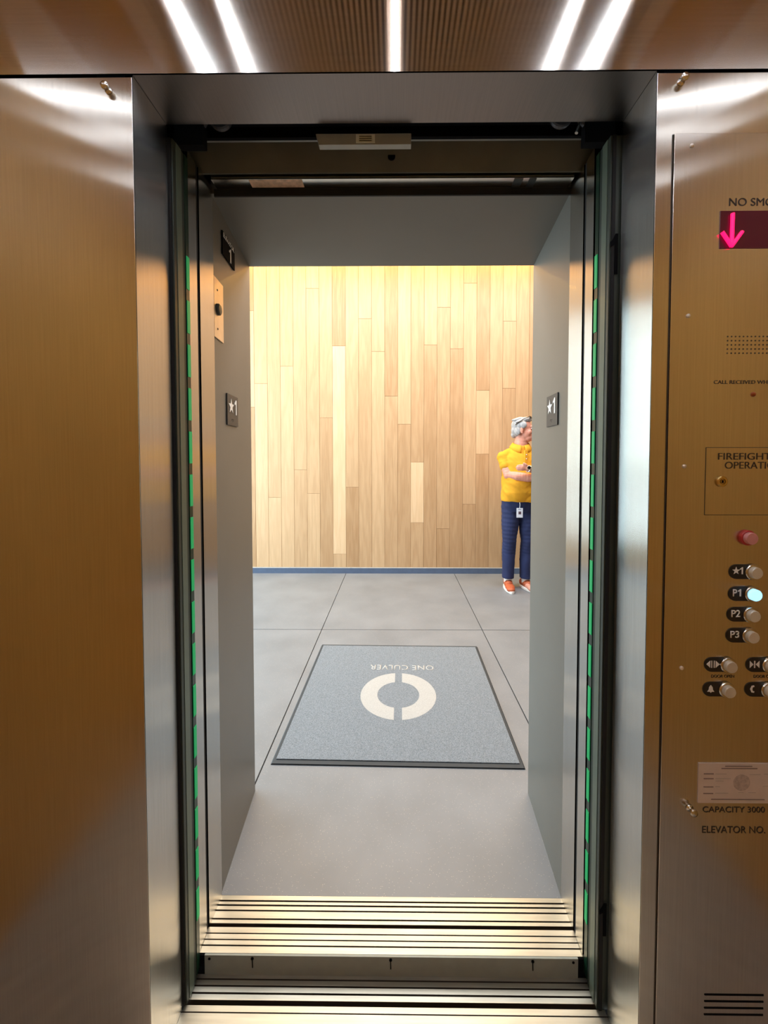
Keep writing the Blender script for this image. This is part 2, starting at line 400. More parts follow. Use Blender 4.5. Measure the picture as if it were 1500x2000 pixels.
# ------------------------------------------------------------------ car door leaves and landing door leaves (open, in their pockets)
def rdoor(name, x_edge, sgn, ya, yb, za, zb, mat, w=.50):
    root = thing(name, None, None, (x_edge, (ya + yb) / 2, za), kind='structure')
    face_part(root, 'leaf', bx(*sorted((x_edge, x_edge + sgn * w)), ya, yb, za, zb), mat)
    return root
d1 = rdoor('door_1', XL + .010, -1, .936, .983, ZF + .008, 2.11, M['door_edge'])
d2 = rdoor('door_2', XR - .024, 1, .936, .983, ZF + .008, 2.11, M['door_edge'])
for root, xe, sgn in ((d1, XL + .010, -1), (d2, XR - .024, 1)):
    # thin bright nosing, rubber strip and recessed channel of the leaf's meeting edge
    face_part(root, 'rubber_strip', bx(*sorted((xe + sgn * .004, xe + sgn * .012)), .9330, .9358, ZF + .008, 2.11), M['black_rubber'])
    face_part(root, 'edge_channel', bx(*sorted((xe - sgn * .0012, xe + sgn * .004)), .948, .970, ZF + .008, 2.11), M['channel'])
    lc = face_part(root, 'light_curtain', bx(*sorted((xe - sgn * .0016, xe + sgn * .012)), .9835, .999, ZF + .02, 2.11), M['green_body'])
    k = 0; z = 1.86
    while z > .12:
        bm = bx(*sorted((xe - sgn * .0030, xe - sgn * .0012)), .985, .998, z - .082, z)
        o = face_part(root, 'green_lens', bm, M['green_lens']); z -= .111; k += 1
bm = bmesh.new(); prism(bm, one_pts(.508, 1.785, .018, .095), 'y', .9320, .9330)  # black mark shaped like a numeral on the door edge
face_part(d2, 'black_mark', bm, M['black'])
bm = bmesh.new(); prism(bm, one_pts(.508, .150, .018, .085), 'y', .9320, .9330)  # lower mark: dark reflection of the rubber, built as a black shape
face_part(d2, 'black_mark', bm, M['black'])
for nm, xe, sgn in (('door_3', -.5365, -1), ('door_4', .5045, 1)):
    root = rdoor(nm, xe, sgn, 1.006, 1.046, .003, 2.135, M['steel_jamb'])
    face_part(root, 'rubber_strip', bx(*sorted((xe + sgn * .003, xe + sgn * .03)), 1.0465, 1.060, .003, 2.135), M['black_rubber'])

# ------------------------------------------------------------------ landing frame (painted) with splayed jambs
fr = thing('landing_door_frame', 'deep grey painted door frame around the landing opening', 'door frame', (0, 1.3, 0))
def jamb(xa, xb, sgn):
    bm = bmesh.new()
    prism(bm, [(xa, 1.141), (xb, 1.512), (xb + sgn * .05, 1.512), (xb + sgn * .05, 1.53), (xa + sgn * .06, 1.53), (xa + sgn * .06, 1.141)], 'z', 0, 2.20)
    return bm
face_part(fr, 'jamb', jamb(-.5405, -.571, -1), M['frame_paint'])
face_part(fr, 'jamb', jamb(.505, .530, 1), M['frame_paint'])
bm = bmesh.new(); prism(bm, [(1.141, 2.118), (1.512, 2.090), (1.512, 2.25), (1.141, 2.25)], 'x', -.60, .56)
face_part(fr, 'head', bm, M['frame_paint'])
for xa, sgn, side in ((-.5365, -1, 'left'), (.5045, 1, 'right')):
    js = thing('jamb_strip', 'bright vertical stainless strip just in front of the grey door frame, %s side' % side, 'metal strip', (xa, 1.10, 0))
    face_part(js, 'steel_return', bx(*sorted((xa, xa + sgn * .02)), 1.061, 1.1405, 0, 2.135), M['steel_jamb'])
    obj('wall_shadow_backing', bx(*sorted((xa + sgn * .035, xa + sgn * .05)), 1.095, 1.140, 0, 2.13), M['black'], kind='structure')  # black sheet added to stand in for shade behind the strip

# landing header between door and frame
hd = thing('landing_header', 'olive grey door header above the landing opening behind the dark gap', 'door header', (0, 1.06, 2.14))
bm = bmesh.new(); prism(bm, [(1.042, 2.186), (1.088, 2.138), (1.093, 2.138), (1.093, 2.25), (1.042, 2.25)], 'x', -.60, .56)
face_part(hd, 'track_cover', bm, M['header_olive'])
face_part(hd, 'top_lip', bx(-.53, .51, 1.036, 1.0415, 2.184, 2.188), M['steel_dull'])
bm = bmesh.new(); lathe(bm, [(.010, 0), (.010, -.004)], (-.013, 1.066, 2.162), 'y', 16); face_part(hd, 'access_hole', bm, M['black'])
face_part(hd, 'underside_strip', bx(-.52, .495, 1.098, 1.136, 2.128, 2.139), M['steel_bright'])
face_part(hd, 'orange_reflection', bx(-.415, -.265, 1.100, 1.130, 2.1272, 2.1282), plain('orange_reflection', (214, 178, 148), .6, 0, .3, 60), label='orange and white patch imitating a reflection in the underside strip')  # thin plate whose colour stands in for an orange reflection
for a, b_ in ((.33, .355), (.372, .392)):
    face_part(hd, 'clip', bx(a, b_, 1.10, 1.134, 2.1268, 2.128), M['dark_metal'])
face_part(hd, 'black_seal', bx(-.53, .505, 1.1365, 1.1415, 2.108, 2.128), M['black_rubber'])

# car door operator seen through the slot above
op = thing('door_operator', 'dark door machinery in the slot above the doors', 'door machinery', (0, .97, 2.2))
face_part(op, 'back_plate', bx(-.75, .75, .985, .993, 2.150, 2.50), M['black'])
face_part(op, 'hanger_track', bx(-.72, .72, .972, .984, 2.175, 2.215), plain('operator_dark', (38, 42, 52), .5, .6))
for xx in (-.49, -.43, .40, .47):
    bm = bmesh.new(); lathe(bm, [(.005, 0), (.026, 0), (.028, -.004), (.028, -.010), (.026, -.014), (.006, -.014), (.006, -.018)], (xx, .970, 2.178), 'y', 24)
    face_part(op, 'roller', bm, plain('roller_grey', (58, 56, 60), .5, .2))
for a, b_ in ((-.540, -.470), (.455, .527)):
    face_part(op, 'hanger_bracket', bx(a, b_, .955, .975, 2.110, 2.170), M['black'])
face_part(op, 'cable', (lambda b: (tube(b, [(.40 + .045 * math.sin(s * .3), .965, 2.165 + .05 * math.cos(s * .3)) for s in range(8)], .004, 8), b)[1])(bmesh.new()), M['steel_dull'])
sb = thing('sensor_box', 'pale grey metal box with a small label hanging in the dark slot above the doors', 'sensor box', (-.08, .97, 2.12))
bm = bmesh.new(); prism(bm, [(-.196, 2.134), (.036, 2.134), (.036, 2.108), (-.189, 2.108)], 'y', .955, .971)
face_part(sb, 'housing', bm, plain('sensor_grey', (150, 152, 148), .5, .3), bevel=.001)
face_part(sb, 'rating_label', bx(-.098, -.052, .9535, .9548, 2.111, 2.131), plain('label_grey', (196, 204, 202), .6))
bm = bmesh.new()
for k in range(3): box(bm, -.090, -.060, .9528, .9534, 2.115 + k * .005, 2.1165 + k * .005)
face_part(sb, 'label_print', bm, M['dark_metal'])

# ------------------------------------------------------------------ signs and lantern on the landing jambs
def jamb_frame(xa, xb, side):
    """matrix placing a plate (x right, y up, z out) on a splayed jamb"""
    d = Vector((xb - xa, 1.512 - 1.141, 0)).normalized()
    if side == 'L': ex = d; n = Vector((d.y, -d.x, 0))          # reads towards the hall, faces +X
    else: ex = -d; n = Vector((-d.y, d.x, 0))
    return ex, n
def on_jamb(side, y, z):
    xa, xb = (-.5405, -.571) if side == 'L' else (.505, .530)
    ex, n = jamb_frame(xa, xb, side); u = (y - 1.141) / .371
    p = Vector((xa + (xb - xa) * u, y, z)) + n * .0005
    return Matrix(((ex.x, 0, n.x, p.x), (ex.y, 0, n.y, p.y), (ex.z, 1, n.z, p.z), (0, 0, 0, 1)))
def floor_sign(side, y, z, label):
    root = thing('floor_sign', label, 'sign'); root.matrix_world = on_jamb(side, y, z)
    w, h = .104, .102
    obj('plate', bx(-w / 2, w / 2, -h / 2, h / 2, 0, .004), plain('sign_grey', (62, 60, 58), .5), root, bevel=.0008)
    bm = bmesh.new()
    prism(bm, star_pts(-.018, .012, .026), 'z', .004, .0052)
    prism(bm, one_pts(.014, -.012, .020, .050), 'z', .004, .0052)
    obj('star_and_number', bm, M['white_mark'], root)
    bm = bmesh.new()
    for i, (a, b_) in enumerate(((0, 0), (0, 1), (1, 0), (2.6, 0), (3.6, 1), (2.6, 2), (4.8, 0))):
        lathe(bm, [(.0011, .004), (.0008, .005)], (-.012 + a * .0035, -.030 - b_ * .0035, 0), 'z', 6)
    obj('braille', bm, M['dark_metal'], root)
floor_sign('L', 1.292, 1.506, 'grey star and number 1 sign on the left door jamb, braille below')
floor_sign('R', 1.269, 1.503, 'grey star and number 1 sign on the right door jamb near the man')
root = thing('car_number_sign', 'black number 1 plate high on the left door jamb above the round light', 'sign'); root.matrix_world = on_jamb('L', 1.272, 2.022)
obj('plate', bx(-.056, .056, -.036, .036, 0, .004), M['black'], root)
bm = text_bm('ELEVATOR', .10, .014, stroke=.01); bm.transform(Matrix.Translation((-.05, .020, .004))); obj('small_lettering', bm, M['white_mark'], root)
bm = bmesh.new(); prism(bm, one_pts(.000, -.031, .018, .044), 'z', .004, .0052); obj('number', bm, M['white_mark'], root)
root = thing('hall_lantern', 'pale steel plate with a round button light high on the left door jamb', 'indicator light'); root.matrix_world = on_jamb('L', 1.181, 1.797)
obj('plate', bx(-.037, .037, -.089, .089, 0, .003), plain('lantern_steel', (226, 206, 178), .45, .6), root, bevel=.0005)
bm = bmesh.new(); lathe(bm, [(.017, .003), (.017, .009), (.013, .012), (.004, .013)], (-.012, -.002, 0), 'z', 24); obj('lens', bm, M['dark_metal'], root, smooth=False)
for zz in (.056, -.060):
    bm = bmesh.new(); lathe(bm, [(.0035, .003), (.0025, .0045)], (-.012, zz, 0), 'z', 12); obj('screw', bm, M['dark_metal'], root)

# ------------------------------------------------------------------ button panel
PY = YP - .004
cop = thing('button_panel', 'brushed steel elevator button panel right of the door, with red down arrow display', 'control panel', (.565, YP, .05))
def cp(name, bm, mat, **k): return face_part(cop, name, bm, mat, **k)
def sub(parent, name, bm, mat, **k):
    o = obj(name, bm, mat, **k); o.parent = parent
    o.matrix_parent_inverse = Matrix.Identity(4)
    return o
cp('plate', bx(.5655, .955, PY, YP - .0005, .03, 2.008), M['steel_cop'], bevel=.0008)
cp('seam_gap', bx(.5637, .5655, YP - .0012, YP - .0004, .03, 2.008), M['groove'])
for (x, z) in ((.601, 1.983), (.601, 1.641), (.600, 1.331), (.604, .904)):
    bm = bmesh.new(); lathe(bm, [(.0042, 0), (.0042, -.0012), (.0026, -.0028), (.0008, -.0033)], (x, PY, z), 'y', 14)
    cp('screw', bm, M['screw_head'], smooth=True)
def lettering(s, x0, z0, w, h, mat='text_dark', parent=None, name='lettering', stroke=0.0, y=None, spacing=1.0):
    bm = text_bm(s, w, h, spacing, stroke=stroke)
    bm.transform(Matrix.Translation((x0, (PY if y is None else y), z0)) @ FRONT)
    return cp(name, bm, M[mat]) if parent is None else sub(parent, name, bm, M[mat])
lettering('NO SMOKING', .679, 1.8625, .148, .0155)
disp = cp('display', bx(.661, .83, PY - .0012, PY, 1.777, 1.852), emit('display_red', (70, 0, 30), .25))
disp.data.materials[0].node_tree.nodes['Principled BSDF'].inputs['Roughness'].default_value = .3
bm = bmesh.new(); yy = PY - .004
tube(bm, [(.6835, yy, 1.845), (.6830, yy, 1.781)], .0034, 10)
tube(bm, [(.6630, yy, 1.808), (.6830, yy, 1.7795)], .0034, 10)
tube(bm, [(.7035, yy, 1.8085), (.6830, yy, 1.7795)], .0034, 10)
sub(disp, 'down_arrow', bm, emit('arrow_red', (255, 16, 84), 2.4))
bm = bmesh.new()
for i in range(18):
    for j in range(5): lathe(bm, [(.0016, 0), (.0016, -.0003)], (.683 + i * .0081, PY, 1.5985 - j * .0085), 'y', 8)
cp('speaker_holes', bm, M['groove'])
lettering('CALL RECEIVED WHEN FLASHING', .657, 1.5015, .185, .0075)
bm = bmesh.new(); lathe(bm, [(.005, 0), (.005, -.001), (.003, -.0035)], (.7385, PY, 1.480), 'y', 14); cp('call_lamp', bm, plain('amber_lamp', (150, 66, 20), .3), smooth=True)
# firefighter compartment
ff = cp('service_door', bx(.6445, .860, PY - .0008, PY, 1.230, 1.3695), M['steel_cop'], bevel=.0003)
bm = bmesh.new()
for a in ((.6435, .6445, 1.229, 1.3705), (.6435, .8615, 1.3695, 1.3705), (.6435, .8615, 1.229, 1.230)):
    box(bm, a[0], a[1], PY - .0004, PY, a[2], a[3])
sub(ff, 'door_seam', bm, M['groove'])
lettering("FIREFIGHTERS'", .669, 1.3448, .150, .0145, parent=ff, y=PY - .0008)
lettering('OPERATION', .6835, 1.3260, .120, .0145, parent=ff, y=PY - .0008)
bm = bmesh.new(); lathe(bm, [(.0115, 0), (.0115, -.003), (.0095, -.0045), (.0062, -.0045), (.0058, -.002), (.0045, -.002), (.004, -.004)], (.6765, PY - .0008, 1.2995), 'y', 24)
kl = sub(ff, 'key_lock', bm, M['brass'])
sub(ff, 'key_slot', bx(.6755, .6775, PY - .0062, PY - .0046, 1.2965, 1.3025), M['black'])
# red stop button
bm = bmesh.new(); lathe(bm, [(.016, 0), (.016, -.005), (.0145, -.0065)], (.7325, PY, 1.182), 'y', 28)
rb = cp('alarm_button', bm, plain('red_ring', (176, 44, 44), .35))
bm = bmesh.new(); lathe(bm, [(.0125, -.006), (.0125, -.013), (.0115, -.0145), (.0115, -.0146)], (.7325, PY, 1.182), 'y', 28)
sub(rb, 'cap', bm, plain('pink_cap', (206, 140, 138), .35))
# floor buttons and door buttons
def pill(bm, xa, xb, zc, r, y0, y1, n=10):
    pts = [(xa + r - r * math.sin(math.pi * i / n), zc + r * math.cos(math.pi * i / n)) for i in range(n + 1)]
    pts += [(xb, zc - r), (xb, zc + r)]
    prism(bm, pts, 'y', y0, y1)
def button(bxc, zc, kind, lit=False):
    bm = bmesh.new(); lathe(bm, [(.0165, 0), (.0165, -.0035), (.0155, -.005), (.0135, -.0055), (.0135, -.0056)], (bxc, PY - .0012, zc), 'y', 30)
    btn = cp('button', bm, M['steel_bright'], smooth=False, label={'★1': 'button for star 1', 'P1': 'lit pale blue button for P1', 'P2': 'button for P2', 'P3': 'button for P3', 'open': 'door open button', 'close': 'door close button', 'bell': 'alarm bell button', 'phone': 'phone button'}[kind])
    bm = bmesh.new(); lathe(bm, [(.0120, -.0050), (.0120, -.0110), (.0110, -.0125), (.0110, -.0126)], (bxc, PY - .0012, zc), 'y', 30)
    sub(btn, 'cap', bm, emit('lit_cap', (150, 215, 255), 1.6) if lit else M['button_cap'])
    bm = bmesh.new(); pill(bm, bxc - .048, bxc - .006, zc, .0155, PY - .0012, PY)
    sub(btn, 'name_plate', bm, M['plate_black'])
    y = PY - .0012; x0 = bxc - .040
    bm = bmesh.new()
    if kind == '★1':
        prism(bm, star_pts(x0 + .0065, zc + .002, .0085), 'y', y - .0006, y)
        prism(bm, one_pts(x0 + .0145, zc - .0050, .0062, .0145), 'y', y - .0006, y)
    elif kind == 'P1':
        b2 = text_bm('P', .0085, .0150, stroke=.015); b2.transform(Matrix.Translation((x0 + .001, y, zc - .0055)) @ FRONT); join_into(bm, b2)
        prism(bm, one_pts(x0 + .0115, zc - .0055, .0065, .0150), 'y', y - .0006, y)
    elif kind[0] == 'P' and len(kind) == 2:
        b2 = text_bm(kind, .0185, .0150, stroke=.015); b2.transform(Matrix.Translation((x0 + .001, y, zc - .0055)) @ FRONT); join_into(bm, b2)
    elif kind == 'open':
        prism(bm, [(x0 - .004, zc + .001), (x0 + .004, zc + .0085), (x0 + .004, zc - .0065)], 'y', y - .0006, y)
        prism(bm, [(x0 + .0235, zc + .001), (x0 + .0155, zc + .0085), (x0 + .0155, zc - .0065)], 'y', y - .0006, y)
        box(bm, x0 + .0062, x0 + .0080, y - .0006, y, zc - .0065, zc + .0085); box(bm, x0 + .0115, x0 + .0133, y - .0006, y, zc - .0065, zc + .0085)
    elif kind == 'close':
        prism(bm, [(x0 + .0075, zc + .001), (x0 + .0, zc + .0085), (x0 + .0, zc - .0065)], 'y', y - .0006, y)
        prism(bm, [(x0 + .0125, zc + .001), (x0 + .020, zc + .0085), (x0 + .020, zc - .0065)], 'y', y - .0006, y)
        box(bm, x0 + .0088, x0 + .0112, y - .0006, y, zc - .0065, zc + .0085)
    elif kind == 'bell':
        prism(bm, [(x0 + .001, zc - .005), (x0 + .004, zc - .001), (x0 + .005, zc + .005), (x0 + .0075, zc + .008), (x0 + .0085, zc + .0095), (x0 + .0095, zc + .008), (x0 + .012, zc + .005), (x0 + .013, zc - .001), (x0 + .016, zc - .005), (x0 + .0105, zc - .005), (x0 + .0085, zc - .0075), (x0 + .0065, zc - .005)], 'y', y - .0006, y)
    else:
        prism(bm, [(x0 + .011, zc + .009), (x0 + .006, zc + .008), (x0 + .003, zc + .001), (x0 + .006, zc - .006), (x0 + .011, zc - .007), (x0 + .012, zc - .004), (x0 + .0085, zc - .003), (x0 + .0075, zc + .001), (x0 + .0085, zc + .005), (x0 + .012, zc + .006)], 'y', y - .0006, y)
    sub(btn, 'symbol', bm, M['white_mark'])
M['button_cap'] = plain('button_cap', (214, 206, 188), .4, .2)
button(.7455, 1.110, '★1'); button(.7455, 1.0635, 'P1', True); button(.7435, 1.0195, 'P2'); button(.7425, .975, 'P3')
button(.699, .912, 'open'); button(.786, .912, 'close'); button(.697, .859, 'bell'); button(.785, .859, 'phone')
lettering('DOOR OPEN', .667, .8835, .048, .0062); lettering('DOOR CLOSE', .756, .8835, .050, .0062)
# certificate card
cert = cp('certificate', bx(.644, .812, PY - .0015, PY - .0002, .612, .699), plain('paper', (214, 200, 192), .7))
bm = bmesh.new()
for z, a, b_ in ((.693, .700, .757), (.688, .692, .768), (.6205, .672, .785)): box(bm, a, b_, PY - .0019, PY - .0015, z - .0011, z + .0011)
for z in (.676, .6655, .6475, .633):
    box(bm, .655, .676, PY - .0019, PY - .0015, z - .0012, z + .0012)
pd, pf = plain('print_dark', (138, 124, 120), .8), plain('print_faint', (182, 170, 164), .8)
sub(cert, 'printed_text', bm, pd)
for z, a, b_ in ((.676, .680, .703), (.666, .680, .712), (.6605, .680, .697), (.648, .680, .690), (.634, .680, .708), (.675, .752, .775), (.636, .750, .766), (.636, .728, .740), (.676, .782, .80), (.650, .78, .80)): sub(cert, 'printed_line', bx(a, b_, PY - .0018, PY - .0015, z - .0008, z + .0008), pf)
bm = bmesh.new(); lathe(bm, [(.018, 0), (.018, -.0003)], (.7355, PY - .0015, .6575), 'y', 28)
sub(cert, 'seal', bm, plain('seal', (186, 172, 166), .8, 0, .2, 150))
lettering('CAPACITY 3000 LBS', .656, .5905, .166, .0125)
lettering('ELEVATOR NO.', .656, .545, .134, .0150)
hook(.6275, .600, 'steel stud low on the button panel beside the white certificate', 0).location.y = PY
bm = bmesh.new()
for z in (.1835, .1685, .1535, .1385): pill(bm, .669, .797, z, .0019, PY - .0005, PY, 6)
cp('vent_slots', bm, M['black'])

# ------------------------------------------------------------------ lobby shell
bm = bmesh.new(); g = .003
xs = [-3.3, -1.84, -.584, .672, 1.928, 3.3]; ys = [1.1415, 2.97, HW]
for i in range(5):
    for j in range(2):
        box(bm, xs[i] + g, xs[i + 1] - g, ys[j] + (g if j else 0), ys[j + 1] - g, -.02, 0.0, 0)
box(bm, -3.3, 3.3, 1.1415, HW, -.05, -.006, 1)
obj('floor_lobby', bm, [M['concrete'], M['joint']], kind='structure')
HC = 3.80
obj('ceiling_lobby', bx(-3.3, 3.3, 1.5, HW - .22, HC, HC + .05), M['hall_paint'], kind='structure')
obj('ceiling_cove', bx(-3.3, 3.3, HW - .22, HW + .03, HC + .14, HC + .17), M['hall_paint'], kind='structure')
obj('wall_lobby_right', bx(3.3, 3.35, 1.5, HW, 0, HC), M['hall_dark'], kind='structure')
bm = bmesh.new(); box(bm, -3.3, -.621, 1.49, 1.529, 0, HC); box(bm, .58, 3.3, 1.49, 1.529, 0, HC); box(bm, -.621, .58, 1.49, 1.529, 2.25, HC)
obj('wall_lobby_front', bm, M['hall_dark'], kind='structure')
# glazed left side of the lobby
bm = bmesh.new(); box(bm, -3.35, -3.30, 1.5, HW, 3.3, HC); box(bm, -3.35, -3.30, 1.5, 1.6, 0, 3.3); box(bm, -3.35, -3.3, 4.3, HW, 0, 3.3)
obj('wall_lobby_left', bm, M['hall_dark'], kind='structure')
w1 = thing('window_1', None, None, (-3.32, 2.95, 0), kind='structure')
bm = bmesh.new()
for yy in (1.6, 2.475, 3.375, 4.25): box(bm, -3.35, -3.29, yy, yy + .05, 0, 3.3)
box(bm, -3.35, -3.29, 1.6, 4.3, 0, .10); box(bm, -3.35, -3.29, 1.6, 4.3, 3.22, 3.3)
face_part(w1, 'window_frame', bm, M['window_frame'])
face_part(w1, 'pane', bx(-3.325, -3.315, 1.62, 4.28, .08, 3.25), M['glass'])
w2 = thing('window_2', None, None, (-2.5, HW + .01, 0), kind='structure')
bm = bmesh.new()
for xx in (-3.3, -2.55, -1.83): box(bm, xx, xx + .05, HW, HW + .06, 0, 3.3)
box(bm, -3.3, -1.78, HW, HW + .06, 0, .08); box(bm, -3.3, -1.78, HW, HW + .06, 3.22, 3.3)
face_part(w2, 'window_frame', bm, M['window_frame'])
face_part(w2, 'pane', bx(-3.28, -1.80, HW + .02, HW + .03, .06, 3.25), M['glass'])
obj('wall_lobby_upper', bx(-3.3, -1.78, HW, HW + .06, 3.3, HC + .14), M['hall_dark'], kind='structure')
bm = bmesh.new(); box(bm, -18, -3.36, -6, 16, -.06, -.01); box(bm, -3.36, 6, HW + .07, 16, -.06, -.01)
obj('ground_outside', bm, M['pavement'], kind='structure')
bm = bmesh.new(); rh = random.Random(5)
for k in range(60):
    bmesh.ops.create_icosphere(bm, subdivisions=2, radius=rh.uniform(.35, .6), matrix=Matrix.Translation((-15 + k * .32, 13.5 + rh.uniform(-.3, .3), rh.uniform(.3, .9))))
for v in bm.verts: v.co += Vector((rh.uniform(-.05, .05), rh.uniform(-.05, .05), rh.uniform(-.05, .05)))
obj('hedge', bm, M['hedge'], label='green hedge outside beyond the lobby glass', cat='hedge', kind='stuff')
# shaft behind the front panels closes off the light
obj('wall_shaft_left', bx(-1.3, -1.25, .86, 1.5, -.4, 3.0), M['black'], kind='structure')
obj('wall_shaft_right', bx(1.25, 1.3, .86, 1.5, -.4, 3.0), M['black'], kind='structure')
obj('ceiling_shaft', bx(-1.3, 1.3, .86, 1.49, 2.6, 2.65), M['black'], kind='structure')
obj('floor_shaft', bx(-1.3, 1.3, .86, 1.14, -.45, -.4), M['black'], kind='structure')

# oak wall: one mesh, every plank a bevelled board with its own tone
cols = []
edges = [30, 72, 138, 203, 270, 333, 402, 468, 535, 602, 668, 733, 798, 865, 931, 1000, 1065, 1132, 1198, 1268, 1333, 1400, 1450]
# (plank end heights from above, tones); heights as fractions of the visible wall, 0 = lintel line, 1 = baseboard
def zf(v): return .072 + (1 - (v - 50) / (1578 - 50)) * (3.515 - .072)
data = {0: ([636], [.56, .6]), 1: ([1218], [.55, .62]), 2: ([548], [.55, .60]), 3: ([1075], [.55, .50]), 4: ([158, 1197], [.58, .52, .58]), 5: ([810], [.52, .40]),
        6: ([447, 1510], [.30, .74, .55]), 7: ([1165], [.52, .30]), 8: ([310], [.55, .47]), 9: ([475], [.50, .56]), 10: ([700], [.32, .46]), 11: ([843], [.58, .40]),
        12: ([1037, 1347], [.44, .74, .46]), 13: ([443], [.52, .36]), 14: ([255, 1378], [.50, .44, .30]), 15: ([462], [.48, .34]), 16: ([135, 1252], [.46, .52, .36]),
        17: ([672, 995], [.33, .62, .34]), 18: ([], [.47]), 19: ([325, 662], [.52, .50, .36]), 20: ([], [.44]), 21: ([], [.34])}
cw = .1497; x_start = -1.630
bm = bmesh.new(); lay = bm.loops.layers.color.new('plank')
def board(x0, x1, z0, z1, tone):
    gp = .0007; b2 = .0015; y = HW; d = .003
    vs = [bm.verts.new(p) for p in ((x0 + gp, y + d, z0 + gp), (x1 - gp, y + d, z0 + gp), (x1 - gp, y + d, z1 - gp), (x0 + gp, y + d, z1 - gp),
          (x0 + gp + b2, y, z0 + gp + b2), (x1 - gp - b2, y, z0 + gp + b2), (x1 - gp - b2, y, z1 - gp - b2), (x0 + gp + b2, y, z1 - gp - b2))]
    seed = random.random()
    for f in ((4, 5, 6, 7), (0, 1, 5, 4), (1, 2, 6, 5), (2, 3, 7, 6), (3, 0, 4, 7)):
        fc = bm.faces.new([vs[i] for i in f])
        for l in fc.loops: l[lay] = (tone, seed, 0, 1)
x = x_start; idx = 0
ncol = int((3.3 - x_start) / cw)
for k in range(-11, ncol + 1):
    x0 = x_start + k * cw if k else x_start - 0.0; x1 = x0 + cw
    if k < -1: continue
    x1 = min(x1, 3.3)
    if x1 - x0 < .02: continue
    if k in data: ends, tones = data[k]; zs = [HC + .14] + [zf(e) for e in ends] + [.072]
    else:
        zs = [HC + .14]; z = HC + .14 - random.uniform(.4, 2.0)
        while z > .5: zs.append(z); z -= random.uniform(.9, 2.2)
        zs.append(.072); tones = [random.choice((.34, .44, .50, .55, .60)) for _ in zs]
    for q in range(len(zs) - 1): board(x0, x1, zs[q + 1], zs[q], tones[q])
bmesh.ops.recalc_face_normals(bm, faces=bm.faces[:])
for f in bm.faces:
    if f.normal.y > .1: f.normal_flip()
me = bpy.data.meshes.new('wall_lobby_back'); bm.to_mesh(me); bm.free(); me.materials.append(M['oak'])
wb = bpy.data.objects.new('wall_lobby_back', me); COL.objects.link(wb); wb['kind'] = 'structure'
obj('backing', bx(-1.779, 3.3, HW + .003, HW + .03, 0, HC + .14), M['oak_dark'] if 'oak_dark' in M else plain('oak_dark', (110, 80, 50), .8), wb)
obj('baseboard_back', bx(-1.779, 3.3, HW - .006, HW + .002, 0, .062), M['baseboard'], kind='structure')
obj('trim_1', bx(-1.779, 3.3, HW - .003, HW + .002, .063, .071), M['pale_trim'], kind='structure')  # whitish strip along the top of the baseboard

# ------------------------------------------------------------------ floor mat
mat = thing('floor_mat', 'blue grey entrance mat with white split ring logo on the lobby floor', 'mat', (.012, 2.172, 0)); mat.rotation_euler.z = R(-.9)
mw, ml = .556, .536
bm = bmesh.new()
prism(bm, [(-mw, 0), (-mw + .006, .006), (mw - .006, .006), (mw, 0)], 'y', -ml, ml); obj('rubber_border', bm, M['rubber_border'], mat)
bm = bx(-mw + .018, mw - .018, -ml + .022, ml - .018, .0062, .010)
obj('carpet', bm, M['carpet'], mat, bevel=.0015)
bm = bmesh.new()
for s in (-1, 1):
    ro, ri = .213, .118; g2 = .021; n = 40; a0 = math.asin(g2 / ro); a1 = math.asin(g2 / ri)
    out = [(s * ro * math.sin(a0 + (math.pi - 2 * a0) * i / n), ro * math.cos(a0 + (math.pi - 2 * a0) * i / n)) for i in range(n + 1)]
    inn = [(s * ri * math.sin(a1 + (math.pi - 2 * a1) * i / n), ri * math.cos(a1 + (math.pi - 2 * a1) * i / n)) for i in range(n + 1)]
    A = [bm.verts.new((p[0], p[1], .0105)) for p in out]; B = [bm.verts.new((p[0], p[1], .0105)) for p in inn]
    for i in range(n): bm.faces.new([A[i], A[i + 1], B[i + 1], B[i]])
bm.transform(Matrix.Translation((0, -.038, 0))); obj('ring_logo', bm, M['carpet_white'], mat)
bm = text_bm('ONE CULVER', .405, .056, 1.05, .0006, stroke=.012); bm.transform(Matrix.Translation((.222, .268, .0101)) @ Matrix.Rotation(math.pi, 4, 'Z'))
obj('mat_lettering', bm, M['carpet_white'], mat)

# ------------------------------------------------------------------ the man waiting by the wall
M['skin'] = plain('skin', (206, 142, 122), .55, 0, .08, 30)
M['hair'] = plain('hair', (158, 158, 160), .7, 0, .28, 60, bump=.6, vec=(1, 1, .4))
M['polo'] = plain('polo', (214, 152, 26), .85, 0, .07, 14, bump=.8, bscale=9)
M['navy'] = plain('navy', (30, 40, 80), .85, 0, .14, 9, bump=.35, bscale=7)
M['shoe'] = plain('shoe', (178, 88, 52), .6, 0, .12, 30)
M['sock'] = plain('sock', (232, 226, 222), .9)
M['sole'] = plain('sole', (236, 230, 224), .6)

